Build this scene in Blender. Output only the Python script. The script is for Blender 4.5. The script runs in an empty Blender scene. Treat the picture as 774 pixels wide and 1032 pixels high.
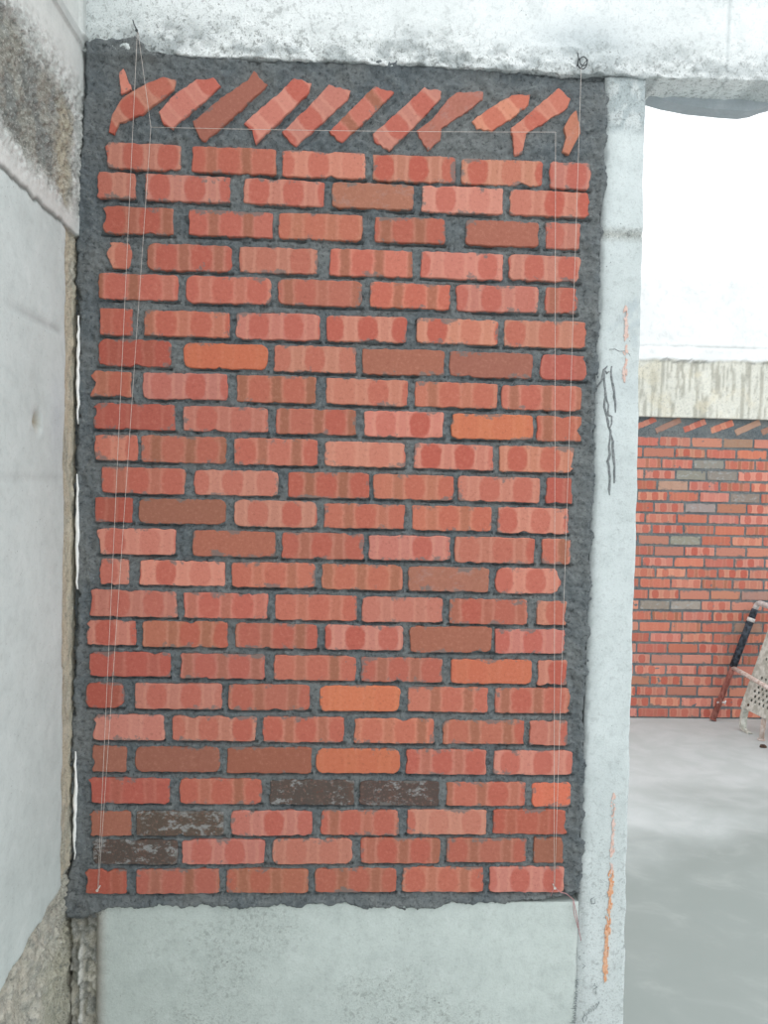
import bpy, math, random
import numpy as np
from mathutils import Vector, Matrix, Euler

R = math.radians
random.seed(7)
rng = np.random.default_rng(11)
C = bpy.context.scene.collection
scene = bpy.context.scene

# ------------------------------------------------------------------ camera
EYE = 1.635
cd = bpy.data.cameras.new('camera')
cam = bpy.data.objects.new('camera', cd)
C.objects.link(cam)
cd.sensor_fit = 'VERTICAL'
cd.sensor_height = 24.0
cd.lens = 24.0 * 775.0 / 1032.0
cd.clip_start = 0.05
RIGHT = Vector((0.99881999, -0.04302939, 0.02251873))
UP = Vector((-0.02085508, 0.03872862, 0.99903211))
FWD = Vector((0.04385986, 0.99832288, -0.03778553))
m = Matrix((RIGHT, UP, -FWD)).transposed().to_4x4()
m.translation = Vector((0, -1.8987, EYE))
cam.matrix_world = m
scene.camera = cam

# ------------------------------------------------------------------ sky: bright overcast, strongest overhead
w = bpy.data.worlds.new('overcast_sky')
scene.world = w
w.use_nodes = True
nt = w.node_tree
nt.nodes.clear()
tc = nt.nodes.new('ShaderNodeTexCoord')
sp = nt.nodes.new('ShaderNodeSeparateXYZ')
mr = nt.nodes.new('ShaderNodeMapRange')
mr.inputs['From Min'].default_value = 0.0
mr.inputs['From Max'].default_value = 1.0
mr.inputs['To Min'].default_value = 1.0
mr.inputs['To Max'].default_value = 2.1
bg = nt.nodes.new('ShaderNodeBackground')
bg.inputs['Color'].default_value = (0.955, 0.985, 1.0, 1)
wo = nt.nodes.new('ShaderNodeOutputWorld')
nt.links.new(tc.outputs['Generated'], sp.inputs[0])
nt.links.new(sp.outputs['Z'], mr.inputs['Value'])
nt.links.new(mr.outputs[0], bg.inputs['Strength'])
nt.links.new(bg.outputs[0], wo.inputs['Surface'])

scene.view_settings.view_transform = 'Standard'
scene.view_settings.look = 'None'
scene.view_settings.gamma = 1.0
scene.view_settings.use_curve_mapping = False
scene.view_settings.exposure = 0.14


# ------------------------------------------------------------------ helpers
def lin(r, g, b):
    def f(c):
        c /= 255.0
        return c / 12.92 if c <= 0.04045 else ((c + 0.055) / 1.055) ** 2.4
    return (f(r), f(g), f(b))


_tab = rng.random((16, 64, 64))


def vnoise(x, y, k=0):
    x = np.asarray(x, float)
    y = np.asarray(y, float)
    xi = np.floor(x).astype(int)
    yi = np.floor(y).astype(int)
    fx = x - xi
    fy = y - yi
    fx = fx * fx * (3 - 2 * fx)
    fy = fy * fy * (3 - 2 * fy)
    t = _tab[k % 16]
    a = t[xi % 64, yi % 64]
    b = t[(xi + 1) % 64, yi % 64]
    c = t[xi % 64, (yi + 1) % 64]
    d = t[(xi + 1) % 64, (yi + 1) % 64]
    return (a * (1 - fx) + b * fx) * (1 - fy) + (c * (1 - fx) + d * fx) * fy


def fbm(x, y, k=0, o=4):
    s = 0.0
    a = 0.5
    n = 0.0
    for i in range(o):
        s = s + a * vnoise(x * 2 ** i + 3.7 * i, y * 2 ** i + 9.1 * i, k + i)
        n += a
        a *= 0.55
    return s / n


def sstep(a, b, v):
    t = np.clip((v - a) / (b - a), 0, 1)
    return t * t * (3 - 2 * t)


def tag(o, label=None, cat=None, group=None, kind=None):
    if label:
        o['label'] = label
    if cat:
        o['category'] = cat
    if group:
        o['group'] = group
    if kind:
        o['kind'] = kind
    return o


def empty(name, loc=(0, 0, 0)):
    o = bpy.data.objects.new(name, None)
    o.empty_display_size = 0.1
    C.objects.link(o)
    o.location = loc
    return o


class MB:
    """collects shapes (world metres) and links them as one mesh object"""

    def __init__(s):
        s.v = []
        s.f = []
        s.att = {}
        s.smooth = []

    def add(s, vs, fs, smooth=False, **att):
        b = len(s.v)
        s.v += [tuple(float(c) for c in p) for p in vs]
        s.f += [tuple(i + b for i in f) for f in fs]
        s.smooth += [smooth] * len(fs)
        for k, val in att.items():
            s.att.setdefault(k, [])
            s.att[k] += val if isinstance(val, list) else [val] * len(vs)

    def box(s, x0, x1, y0, y1, z0, z1, **att):
        vs = [(x, y, z) for z in (z0, z1) for y in (y0, y1) for x in (x0, x1)]
        s.add(vs, [(0, 2, 3, 1), (4, 5, 7, 6), (0, 1, 5, 4), (2, 6, 7, 3), (0, 4, 6, 2), (1, 3, 7, 5)], **att)

    def tube(s, pts, r, n=10, cap=True, **att):
        pts = [Vector(p) for p in pts]
        rs = r if isinstance(r, (list, tuple)) else [r] * len(pts)
        t0 = (pts[1] - pts[0]).normalized()
        a = t0.cross(Vector((0.31, 0.2, 0.93)))
        if a.length < 1e-3:
            a = t0.cross(Vector((1, 0, 0)))
        a.normalize()
        vs = []
        for i, p in enumerate(pts):
            if i == 0:
                t = pts[1] - pts[0]
            elif i == len(pts) - 1:
                t = pts[-1] - pts[-2]
            else:
                t = (pts[i] - pts[i - 1]).normalized() + (pts[i + 1] - pts[i]).normalized()
            t.normalize()
            a = (a - t * a.dot(t)).normalized()
            b = t.cross(a)
            for k in range(n):
                q = 2 * math.pi * k / n
                vs.append(p + (a * math.cos(q) + b * math.sin(q)) * rs[i])
        fs = []
        for i in range(len(pts) - 1):
            for k in range(n):
                k2 = (k + 1) % n
                fs.append((i * n + k, i * n + k2, (i + 1) * n + k2, (i + 1) * n + k))
        s.add(vs, fs, True, **att)
        if cap:
            b = len(s.v) - len(vs)
            s.f.append(tuple(b + k for k in reversed(range(n))))
            s.f.append(tuple(b + (len(pts) - 1) * n + k for k in range(n)))
            s.smooth += [False, False]

    def prism(s, poly, y0, y1, **att):
        """poly: (x, z) list, extruded from y0 (front) to y1"""
        n = len(poly)
        vs = [(x, y0, z) for x, z in poly] + [(x, y1, z) for x, z in poly]
        fs = [tuple(range(n)), tuple(reversed(range(n, 2 * n)))]
        fs += [(i, n + i, n + (i + 1) % n, (i + 1) % n) for i in range(n)]
        s.add(vs, fs, **att)

    def build(s, name, mat, parent=None, origin=None):
        me = bpy.data.meshes.new(name)
        off = Vector(origin) if origin is not None else (parent.location.copy() if parent is not None and parent.type == 'EMPTY' else Vector((0, 0, 0)))
        me.from_pydata([tuple(Vector(p) - off) for p in s.v], [], s.f)
        for k, vals in s.att.items():
            if len(vals) == len(s.v):
                a = me.attributes.new(k, 'FLOAT_VECTOR', 'POINT')
                a.data.foreach_set('vector', np.array(vals, float).ravel())
        me.polygons.foreach_set('use_smooth', s.smooth)
        me.materials.append(mat)
        o = bpy.data.objects.new(name, me)
        C.objects.link(o)
        if parent is not None:
            o.parent = parent
        elif origin is not None:
            o.location = off
        return o


def gridmesh(name, P, mat, atts=None, parent=None, back=None, smooth=True, flip=False):
    """P: (n, m, 3) front surface; back: vector added to the rim to close it into a solid"""
    n, mm, _ = P.shape
    idx = np.arange(n * mm).reshape(n, mm)
    q = np.stack([idx[:-1, :-1], idx[1:, :-1], idx[1:, 1:], idx[:-1, 1:]], -1).reshape(-1, 4)
    verts = P.reshape(-1, 3)
    faces = q.tolist()
    sm = [smooth] * len(faces)
    if back is not None:
        rim = np.concatenate([idx[:, 0], idx[-1, 1:], idx[-2::-1, -1], idx[0, -2:0:-1]])
        b = len(verts)
        # rim pushed back onto a flat back plane
        ax, val = back
        bv = verts[rim].copy()
        bv[:, ax] = val
        verts = np.concatenate([verts, bv])
        k = len(rim)
        for i in range(k):
            j = (i + 1) % k
            faces.append([int(rim[j]), int(rim[i]), b + i, b + j])
            sm.append(False)
        faces.append(list(range(b + k - 1, b - 1, -1)))
        sm.append(False)
    if flip:
        faces = [f[::-1] for f in faces]
    me = bpy.data.meshes.new(name)
    off = parent.location if parent is not None else Vector((0, 0, 0))
    me.from_pydata((verts - np.array(off)).tolist(), [], faces)
    me.polygons.foreach_set('use_smooth', sm)
    for kname, val in (atts or {}).items():
        a = me.attributes.new(kname, 'FLOAT_VECTOR', 'POINT')
        full = np.zeros((len(verts), 3))
        vv = val.reshape(-1, 3)
        full[:len(vv)] = vv
        if len(verts) > len(vv):
            full[len(vv):] = vv[rim]
        a.data.foreach_set('vector', full.ravel())
    me.materials.append(mat)
    o = bpy.data.objects.new(name, me)
    C.objects.link(o)
    if parent is not None:
        o.parent = parent
    return o


# ------------------------------------------------------------------ materials
class NT:
    def __init__(s, name):
        s.mat = bpy.data.materials.new(name)
        s.mat.use_nodes = True
        s.t = s.mat.node_tree
        s.b = s.t.nodes['Principled BSDF']
        s.b.inputs['Specular IOR Level'].default_value = 0.25

    def n(s, typ, **kw):
        nd = s.t.nodes.new(typ)
        for k, v in kw.items():
            setattr(nd, k, v)
        return nd

    def l(s, a, b):
        s.t.links.new(a, b)

    def val(s, sock, v):
        if hasattr(v, 'is_output') or isinstance(v, bpy.types.NodeSocket):
            s.l(v, sock)
        else:
            sock.default_value = v

    def math(s, op, a, b=None, c=None, clamp=False):
        nd = s.n('ShaderNodeMath', operation=op, use_clamp=clamp)
        s.val(nd.inputs[0], a)
        if b is not None:
            s.val(nd.inputs[1], b)
        if c is not None:
            s.val(nd.inputs[2], c)
        return nd.outputs[0]

    def ramp(s, v, a, b, lo=0.0, hi=1.0):
        nd = s.n('ShaderNodeMapRange', interpolation_type='SMOOTHSTEP')
        s.val(nd.inputs['Value'], v)
        nd.inputs['From Min'].default_value = a
        nd.inputs['From Max'].default_value = b
        nd.inputs['To Min'].default_value = lo
        nd.inputs['To Max'].default_value = hi
        return nd.outputs[0]

    def mix(s, f, a, b, mode='MIX'):
        nd = s.n('ShaderNodeMix', data_type='RGBA', blend_type=mode)
        s.val(nd.inputs['Factor'], f)
        for sock, v in ((nd.inputs['A'], a), (nd.inputs['B'], b)):
            pass
        A = [i for i in nd.inputs if i.name == 'A' and i.type == 'RGBA'][0]
        B = [i for i in nd.inputs if i.name == 'B' and i.type == 'RGBA'][0]
        s.val(A, (*a, 1) if isinstance(a, tuple) and len(a) == 3 else a)
        s.val(B, (*b, 1) if isinstance(b, tuple) and len(b) == 3 else b)
        return [o for o in nd.outputs if o.type == 'RGBA'][0]

    def noise(s, vec, scale, detail=4.0, rough=0.55, dist=0.0):
        nd = s.n('ShaderNodeTexNoise')
        s.val(nd.inputs['Vector'], vec)
        nd.inputs['Scale'].default_value = scale
        nd.inputs['Detail'].default_value = detail
        nd.inputs['Roughness'].default_value = rough
        nd.inputs['Distortion'].default_value = dist
        return nd.outputs['Fac']

    def pos(s):
        return s.n('ShaderNodeNewGeometry').outputs['Position']

    def attr(s, name):
        nd = s.n('ShaderNodeAttribute', attribute_name=name)
        return nd.outputs['Vector']

    def sep(s, v):
        nd = s.n('ShaderNodeSeparateXYZ')
        s.l(v, nd.inputs[0])
        return nd.outputs

    def comb(s, x, y, z):
        nd = s.n('ShaderNodeCombineXYZ')
        for i, v in enumerate((x, y, z)):
            s.val(nd.inputs[i], v)
        return nd.outputs[0]

    def scale3(s, v, x, y, z):
        nd = s.n('ShaderNodeVectorMath', operation='MULTIPLY')
        s.l(v, nd.inputs[0])
        nd.inputs[1].default_value = (x, y, z)
        return nd.outputs[0]

    def bump(s, h, strength=0.4, dist=0.003):
        nd = s.n('ShaderNodeBump')
        nd.inputs['Strength'].default_value = strength
        nd.inputs['Distance'].default_value = dist
        s.l(h, nd.inputs['Height'])
        s.l(nd.outputs[0], s.b.inputs['Normal'])

    def out(s, col, rough=0.9):
        s.val(s.b.inputs['Base Color'], (*col, 1) if isinstance(col, tuple) and len(col) == 3 else col)
        s.val(s.b.inputs['Roughness'], rough)
        return s.mat


def concrete_mat():
    """cast concrete: colour from the surface's own zones (attr 'col'), x of attr 'cpar' = amount of pitting and dirt"""
    t = NT('cast_concrete')
    p = t.pos()
    col = t.attr('col')
    par = t.sep(t.attr('cpar'))
    big = t.noise(p, 3.2, 5, 0.6)
    mid = t.noise(p, 22, 5, 0.62, 0.4)
    fine = t.noise(p, 190, 3, 0.6)
    c = t.mix(t.ramp(big, 0.35, 0.65, 0, 0.16), col, lin(150, 160, 158), 'MIX')
    c = t.mix(t.ramp(mid, 0.5, 0.72, 0, 0.14), c, lin(240, 246, 246))
    c = t.mix(t.ramp(mid, 0.52, 0.3, 0, 0.14), c, lin(128, 140, 140))
    # pits and specks
    vo = t.n('ShaderNodeTexVoronoi')
    t.l(p, vo.inputs['Vector'])
    vo.inputs['Scale'].default_value = 95
    g = t.noise(p, 17, 4, 0.6)
    rnd = t.n('ShaderNodeSeparateColor')
    t.l(vo.outputs['Color'], rnd.inputs[0])
    size = t.math('MULTIPLY', t.ramp(rnd.outputs[0], 0.62, 1.0), t.ramp(g, 0.42, 0.66))
    size = t.math('MULTIPLY', size, t.math('MULTIPLY_ADD', par[0], 0.8, 0.25))
    pit = t.math('LESS_THAN', vo.outputs['Distance'], t.math('MULTIPLY', size, 0.42))
    c = t.mix(t.math('MULTIPLY', pit, 0.55), c, lin(96, 102, 102))
    # coarse dirt on the rough parts
    d = t.noise(p, 75, 6, 0.72, 0.6)
    d2 = t.noise(p, 240, 4, 0.7, 0.3)
    c = t.mix(t.math('MULTIPLY', t.ramp(d2, 0.5, 0.68), t.math('MULTIPLY', par[0], 0.6, clamp=True)), c, lin(110, 112, 106))
    c = t.mix(t.math('MULTIPLY', t.ramp(d2, 0.46, 0.34), t.math('MULTIPLY', par[0], 0.5, clamp=True)), c, lin(222, 222, 214))
    c = t.mix(t.math('MULTIPLY', t.ramp(d, 0.52, 0.62), t.math('MULTIPLY', par[0], 0.6, clamp=True)), c, lin(96, 100, 98))
    h = t.math('MULTIPLY_ADD', mid, 0.5, t.math('MULTIPLY', fine, 0.35))
    h = t.math('SUBTRACT', h, t.math('MULTIPLY', pit, 0.6))
    h = t.math('MULTIPLY_ADD', t.math('MULTIPLY', d, par[0]), 1.5, h)
    h = t.math('MULTIPLY_ADD', t.math('MULTIPLY', d2, par[0]), 1.2, h)
    t.bump(h, 0.5, 0.004)
    return t.out(c, 0.9)


def mortar_mat():
    t = NT('grey_mortar')
    p = t.pos()
    z = t.sep(p)[2]
    a = t.noise(p, 5, 4, 0.6)
    b = t.noise(p, 48, 6, 0.7, 0.5)
    f = t.noise(p, 260, 3, 0.65)
    g = t.noise(p, 110, 5, 0.75, 0.4)
    c = t.mix(t.ramp(a, 0.35, 0.65), lin(106, 114, 118), lin(126, 130, 130))
    c = t.mix(t.ramp(b, 0.52, 0.72, 0, 0.5), c, lin(154, 158, 156))
    c = t.mix(t.ramp(b, 0.47, 0.30, 0, 0.6), c, lin(70, 74, 76))
    c = t.mix(t.ramp(g, 0.47, 0.36, 0, 0.65), c, lin(56, 60, 62))
    c = t.mix(t.ramp(g, 0.56, 0.70, 0, 0.45), c, lin(158, 162, 160))
    c = t.mix(t.ramp(f, 0.58, 0.75, 0, 0.3), c, lin(66, 70, 72))
    h = t.math('MULTIPLY_ADD', g, 0.9, t.math('MULTIPLY_ADD', f, 0.3, b))
    t.bump(h, 0.8, 0.007)
    return t.out(c, 0.95)


def brick_mat(name='fired_brick', ground=None):
    """attr buv: s, t (metres from the brick's middle), seed; bdim: half length, half height, spot phase; bcol; bpar: spots, bands, whitening"""
    t = NT(name)
    uv = t.sep(t.attr('buv'))
    dim = t.sep(t.attr('bdim'))
    par = t.sep(t.attr('bpar'))
    base = t.attr('bcol')
    s, tt, seed = uv[0], uv[1], uv[2]
    vec = t.comb(s, tt, seed)
    n1 = t.noise(vec, 38, 4, 0.6)
    n2 = t.noise(vec, 130, 4, 0.65)
    n3 = t.noise(vec, 420, 2, 0.6)
    ph = t.math('DIVIDE', t.math('ADD', t.math('ADD', s, t.math('MULTIPLY', dim[2], 0.083)), t.math('MULTIPLY_ADD', n1, 0.012, -0.006)), 0.083)
    fr = t.math('SUBTRACT', t.math('FRACT', t.math('ADD', ph, 100.5)), 0.5)          # -0.5..0.5, 0 at a spot's middle
    sx = t.math('ABSOLUTE', t.math('DIVIDE', fr, 0.29))
    ty = t.math('ABSOLUTE', t.math('DIVIDE', t.math('ADD', tt, t.math('MULTIPLY_ADD', n1, 0.008, -0.004)), 0.0305))
    dd = t.math('ADD', t.math('POWER', sx, 2.6), t.math('POWER', ty, 2.6))
    spot = t.ramp(dd, 1.45, 0.65)
    # each spot of a brick is burnt more or less
    cell = t.math('FLOOR', t.math('ADD', ph, 100.5))
    wn = t.n('ShaderNodeTexWhiteNoise', noise_dimensions='2D')
    t.l(t.comb(cell, seed, 0.0), wn.inputs['Vector'])
    spot = t.math('MULTIPLY', spot, t.ramp(wn.outputs['Value'], 0.05, 0.45, 0.25, 1.0))
    bx = t.math('ABSOLUTE', t.math('SUBTRACT', t.math('ABSOLUTE', fr), 0.5))
    band = t.ramp(t.math('ADD', bx, t.math('MULTIPLY_ADD', n2, 0.05, -0.025)), 0.20, 0.08)
    wn2 = t.n('ShaderNodeTexWhiteNoise', noise_dimensions='2D')
    t.l(t.comb(t.math('FLOOR', ph), t.math('ADD', seed, 7.7), 0.0), wn2.inputs['Vector'])
    band = t.math('MULTIPLY', band, t.ramp(wn2.outputs['Value'], 0.2, 0.5, 0.3, 1.0))
    edge = t.ramp(t.math('ABSOLUTE', t.math('SUBTRACT', sx, 1.2)), 0.25, 0.05)
    c = t.mix(t.math('MULTIPLY', edge, t.math('MULTIPLY', par[0], 0.35)), base, lin(218, 156, 136))
    c = t.mix(t.math('MULTIPLY', spot, t.math('MULTIPLY', par[0], 0.9)), c, lin(184, 92, 78))
    c = t.mix(t.math('MULTIPLY', band, t.math('MULTIPLY', par[1], 0.8)), c, lin(150, 100, 78))
    # grain, burnt flecks, chalky bloom, mortar smeared over the rims
    c = t.mix(t.ramp(n2, 0.5, 0.75, 0, 0.22), c, lin(222, 160, 140))
    c = t.mix(t.ramp(n2, 0.46, 0.28, 0, 0.30), c, lin(134, 74, 62))
    c = t.mix(t.ramp(n3, 0.66, 0.78, 0, 0.3), c, lin(96, 56, 48))
    bl = t.noise(t.comb(s, t.math('MULTIPLY', tt, 1.6), t.math('ADD', seed, 3.3)), 26, 6, 0.75, 0.15)
    c = t.mix(t.math('MULTIPLY', t.ramp(bl, 0.53, 0.62), par[2]), c, lin(172, 176, 176))
    es = t.math('SUBTRACT', dim[0], t.math('ABSOLUTE', s))
    et = t.math('SUBTRACT', dim[1], t.math('ABSOLUTE', tt))
    ed = t.math('MINIMUM', es, et)
    sm = t.math('ADD', t.math('MULTIPLY_ADD', t.noise(vec, 16, 2, 0.5), 0.5, t.math('MULTIPLY', t.noise(vec, 70, 4, 0.65), 0.5)), t.math('MULTIPLY', ed, -8.0))
    c = t.mix(t.ramp(sm, 0.50, 0.56, 0, 0.75), c, lin(116, 114, 111))
    h = t.math('MULTIPLY_ADD', n2, 1.0, t.math('MULTIPLY', n3, 0.4))
    t.bump(h, 0.3, 0.003)
    return t.out(c, 0.88)


def floor_mat():
    t = NT('cement_floor')
    p = t.pos()
    a = t.noise(t.scale3(p, 0.8, 1.1, 1), 1.5, 4, 0.5, 0.3)
    b = t.noise(t.scale3(p, 0.9, 1.1, 1), 5, 5, 0.6, 0.5)
    f = t.noise(p, 90, 4, 0.6)
    y = t.sep(p)[1]
    wob = t.math('MULTIPLY_ADD', a, 2.0, -1.0)
    band_off = t.math('ABSOLUTE', t.math('SUBTRACT', t.math('ADD', y, wob), 0.75))  # darker band across the floor with a wavering edge
    band_mix = t.math('MULTIPLY', t.ramp(band_off, 1.45, 0.4), 0.8)
    c = t.mix(t.ramp(b, 0.35, 0.65), lin(172, 177, 176), lin(181, 185, 185))
    c = t.mix(band_mix, c, lin(122, 130, 126))
    c = t.mix(t.ramp(b, 0.52, 0.75, 0, 0.12), c, lin(200, 202, 198))
    c = t.mix(t.ramp(f, 0.6, 0.78, 0, 0.3), c, lin(140, 140, 135))
    t.bump(t.math('MULTIPLY_ADD', b, 0.8, t.math('MULTIPLY', f, 0.2)), 0.2, 0.004)
    return t.out(c, t.ramp(a, 0.3, 0.7, 0.55, 0.8))


def plain_mat(name, ca, cb, scale=40, rough=0.8, metal=0.0, stretch=(1, 1, 1), bump=0.2):
    t = NT(name)
    tcn = t.n('ShaderNodeTexCoord').outputs['Object']
    v = t.scale3(tcn, *stretch)
    a = t.noise(v, scale, 5, 0.65, 0.3)
    c = t.mix(t.ramp(a, 0.38, 0.62), lin(*ca), lin(*cb))
    t.b.inputs['Metallic'].default_value = metal
    t.bump(a, bump, 0.002)
    return t.out(c, rough)


M_CON = concrete_mat()
M_MOR = mortar_mat()
M_BRK = brick_mat()
M_FLR = floor_mat()
M_STR = plain_mat('pale_nylon_string', (196, 186, 178), (216, 208, 202), 200, 0.6)
M_PINK = plain_mat('pink_string', (176, 128, 132), (196, 150, 150), 200, 0.7)
M_WIRE = plain_mat('dark_wire', (58, 62, 64), (92, 96, 98), 120, 0.55, 0.4)
M_CRK = plain_mat('dark_cement_dribble', (112, 117, 119), (146, 150, 151), 140, 0.95)
M_ORG = plain_mat('orange_chalk', (222, 160, 122), (228, 186, 158), 160, 0.95)
M_ORGF = plain_mat('faded_orange_chalk', (222, 186, 172), (228, 204, 196), 160, 0.95)
M_PEN = plain_mat('grey_pencil', (108, 116, 118), (142, 150, 152), 220, 0.9)
M_GAPLIGHT = plain_mat('white_gap_daylight', (236, 238, 236), (250, 250, 248), 60, 0.8)  # plain white for the daylight drawn in the corner gap
M_RUST = plain_mat('rusty_red_steel', (128, 74, 66), (166, 112, 102), 30, 0.8, 0.0, (1, 1, 0.4))
M_BLK = plain_mat('black_rubber_sleeve', (34, 38, 44), (74, 82, 92), 45, 0.7)
M_STL = plain_mat('worn_white_steel', (186, 182, 178), (216, 212, 210), 45, 0.6)
M_TUBE = plain_mat('pale_rusty_tube', (186, 164, 152), (214, 204, 198), 40, 0.7)
M_PLK = plain_mat('cement_stained_steel', (168, 168, 158), (206, 206, 198), 24, 0.75)
M_CHIP = plain_mat('brown_scrap', (58, 44, 38), (92, 72, 60), 80, 0.9)


def vcol(shape, rgb):
    a = np.zeros(shape + (3,))
    a[:] = lin(*rgb)
    return a


def blend(col, mask, rgb):
    return col * (1 - mask[..., None]) + np.array(lin(*rgb)) * mask[..., None]

# measured layout of the panel, metres: course height at its left and right end, brick spans, finish of each brick
COURSES = [
    (2.403, 2.398, [(-0.607,-0.422),(-0.398,-0.195),(-0.183,0.021),(0.036,0.24),(0.252,0.454),(0.47,0.574)], "SBSSSS"),
    (2.332, 2.328, [(-0.622,-0.53),(-0.508,-0.305),(-0.273,-0.077),(-0.061,0.14),(0.157,0.358),(0.374,0.576)], "SSSMSS"),
    (2.251, 2.252, [(-0.609,-0.439),(-0.404,-0.201),(-0.188,0.016),(0.044,0.219),(0.266,0.449),(0.464,0.552)], "BBBBPS"),
    (2.166, 2.172, [(-0.598,-0.538),(-0.502,-0.297),(-0.281,-0.091),(-0.063,0.14),(0.158,0.363),(0.374,0.559)], "SBSBSS"),
    (2.093, 2.094, [(-0.616,-0.426),(-0.409,-0.201),(-0.188,0.019),(0.036,0.234),(0.248,0.452),(0.468,0.551)], "BBBBSB"),
    (2.008, 2.011, [(-0.612,-0.534),(-0.507,-0.3),(-0.287,-0.082),(-0.069,0.13),(0.152,0.356),(0.37,0.575)], "RBSSSS"),
    (1.935, 1.930, [(-0.619,-0.44),(-0.413,-0.208),(-0.194,0.007),(0.02,0.225),(0.236,0.443),(0.461,0.579)], "ROSPPR"),
    (1.859, 1.854, [(-0.633,-0.535),(-0.509,-0.303),(-0.283,-0.089),(-0.066,0.136),(0.152,0.358),(0.367,0.568)], "BSBSBB"),
    (1.782, 1.779, [(-0.627,-0.429),(-0.412,-0.204),(-0.188,0.012),(0.028,0.227),(0.245,0.45),(0.457,0.57)], "RSBSOB"),
    (1.706, 1.702, [(-0.622,-0.518),(-0.512,-0.305),(-0.287,-0.082),(-0.066,0.133),(0.153,0.352),(0.365,0.556)], "SBBSSS"),
    (1.627, 1.625, [(-0.606,-0.403),(-0.383,-0.177),(-0.155,0.047),(0.055,0.255),(0.266,0.47),(0.486,0.554)], "BSBBSR"),
    (1.555, 1.549, [(-0.621,-0.528),(-0.517,-0.302),(-0.285,-0.081),(-0.066,0.135),(0.152,0.352),(0.365,0.55)], "RPSBBS"),
    (1.479, 1.473, [(-0.615,-0.425),(-0.384,-0.181),(-0.167,0.036),(0.047,0.25),(0.26,0.462),(0.479,0.553)], "SPBSSB"),
    (1.404, 1.398, [(-0.607,-0.537),(-0.512,-0.303),(-0.289,-0.082),(-0.067,0.134),(0.147,0.349),(0.365,0.53)], "SSBBMS"),
    (1.327, 1.318, [(-0.629,-0.419),(-0.404,-0.198),(-0.181,0.022),(0.033,0.236),(0.25,0.449),(0.47,0.55)], "SBBSBS"),
    (1.254, 1.246, [(-0.64,-0.518),(-0.503,-0.294),(-0.279,-0.073),(-0.058,0.14),(0.153,0.362),(0.367,0.548)], "SBBSPS"),
    (1.177, 1.167, [(-0.631,-0.433),(-0.409,-0.203),(-0.181,0.023),(0.034,0.238),(0.259,0.464),(0.478,0.553)], "RBBBOS"),
    (1.099, 1.096, [(-0.638,-0.545),(-0.519,-0.307),(-0.293,-0.09),(-0.068,0.134),(0.152,0.355),(0.372,0.565)], "RSBOBB"),
    (1.020, 1.014, [(-0.622,-0.446),(-0.428,-0.22),(-0.206,-0.003),(0.02,0.222),(0.242,0.449),(0.461,0.56)], "SSBBBS"),
    (0.941, 0.938, [(-0.624,-0.537),(-0.517,-0.309),(-0.293,-0.082),(-0.072,0.138),(0.152,0.355),(0.371,0.576)], "PPPOBS"),
    (0.862, 0.856, [(-0.632,-0.431),(-0.409,-0.204),(-0.186,0.025),(0.037,0.239),(0.255,0.458),(0.472,0.574)], "RBDDBO"),
    (0.778, 0.787, [(-0.629,-0.524),(-0.514,-0.297),(-0.28,-0.078),(-0.058,0.139),(0.157,0.361),(0.375,0.567)], "PDSBSR"),
    (0.707, 0.714, [(-0.624,-0.409),(-0.401,-0.194),(-0.179,0.024),(0.042,0.245),(0.259,0.464),(0.48,0.562)], "DSSBBP"),
    (0.632, 0.639, [(-0.639,-0.534),(-0.512,-0.305),(-0.291,-0.084),(-0.07,0.136),(0.15,0.356),(0.37,0.563)], "RBBBBS"),
]
SLANTED = [
    [(-0.571,2.595),(-0.561,2.606),(-0.541,2.559),(-0.566,2.545)],
    [(-0.594,2.455),(-0.587,2.496),(-0.562,2.54),(-0.526,2.563),(-0.467,2.591),(-0.437,2.586),(-0.441,2.561),(-0.516,2.501),(-0.57,2.477),(-0.582,2.449)],
    [(-0.477,2.509),(-0.439,2.552),(-0.39,2.587),(-0.349,2.594),(-0.33,2.577),(-0.366,2.54),(-0.443,2.472),(-0.466,2.478)],
    [(-0.397,2.488),(-0.33,2.547),(-0.266,2.593),(-0.253,2.614),(-0.22,2.582),(-0.284,2.518),(-0.369,2.44),(-0.385,2.459)],
    [(-0.274,2.491),(-0.233,2.529),(-0.197,2.56),(-0.156,2.602),(-0.115,2.59),(-0.121,2.568),(-0.178,2.509),(-0.246,2.442),(-0.255,2.474)],
    [(-0.184,2.472),(-0.127,2.529),(-0.073,2.589),(-0.02,2.579),(-0.026,2.558),(-0.081,2.504),(-0.149,2.44),(-0.172,2.457)],
    [(-0.071,2.477),(-0.032,2.519),(0.036,2.591),(0.085,2.579),(0.033,2.522),(-0.039,2.453)],
    [(0.035,2.477),(0.088,2.526),(0.157,2.592),(0.199,2.586),(0.198,2.568),(0.14,2.504),(0.076,2.44),(0.04,2.459)],
    [(0.141,2.49),(0.177,2.517),(0.214,2.565),(0.237,2.586),(0.302,2.591),(0.301,2.572),(0.257,2.536),(0.201,2.497),(0.2,2.47),(0.17,2.444),(0.148,2.474)],
    [(0.276,2.519),(0.322,2.555),(0.378,2.587),(0.416,2.585),(0.412,2.561),(0.37,2.526),(0.324,2.497),(0.288,2.501)],
    [(0.371,2.504),(0.431,2.558),(0.486,2.608),(0.516,2.582),(0.509,2.559),(0.455,2.524),(0.409,2.494),(0.401,2.446),(0.382,2.44),(0.378,2.477)],
    [(0.503,2.515),(0.517,2.541),(0.532,2.557),(0.544,2.502),(0.517,2.449),(0.5,2.456),(0.508,2.487)],
]
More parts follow.
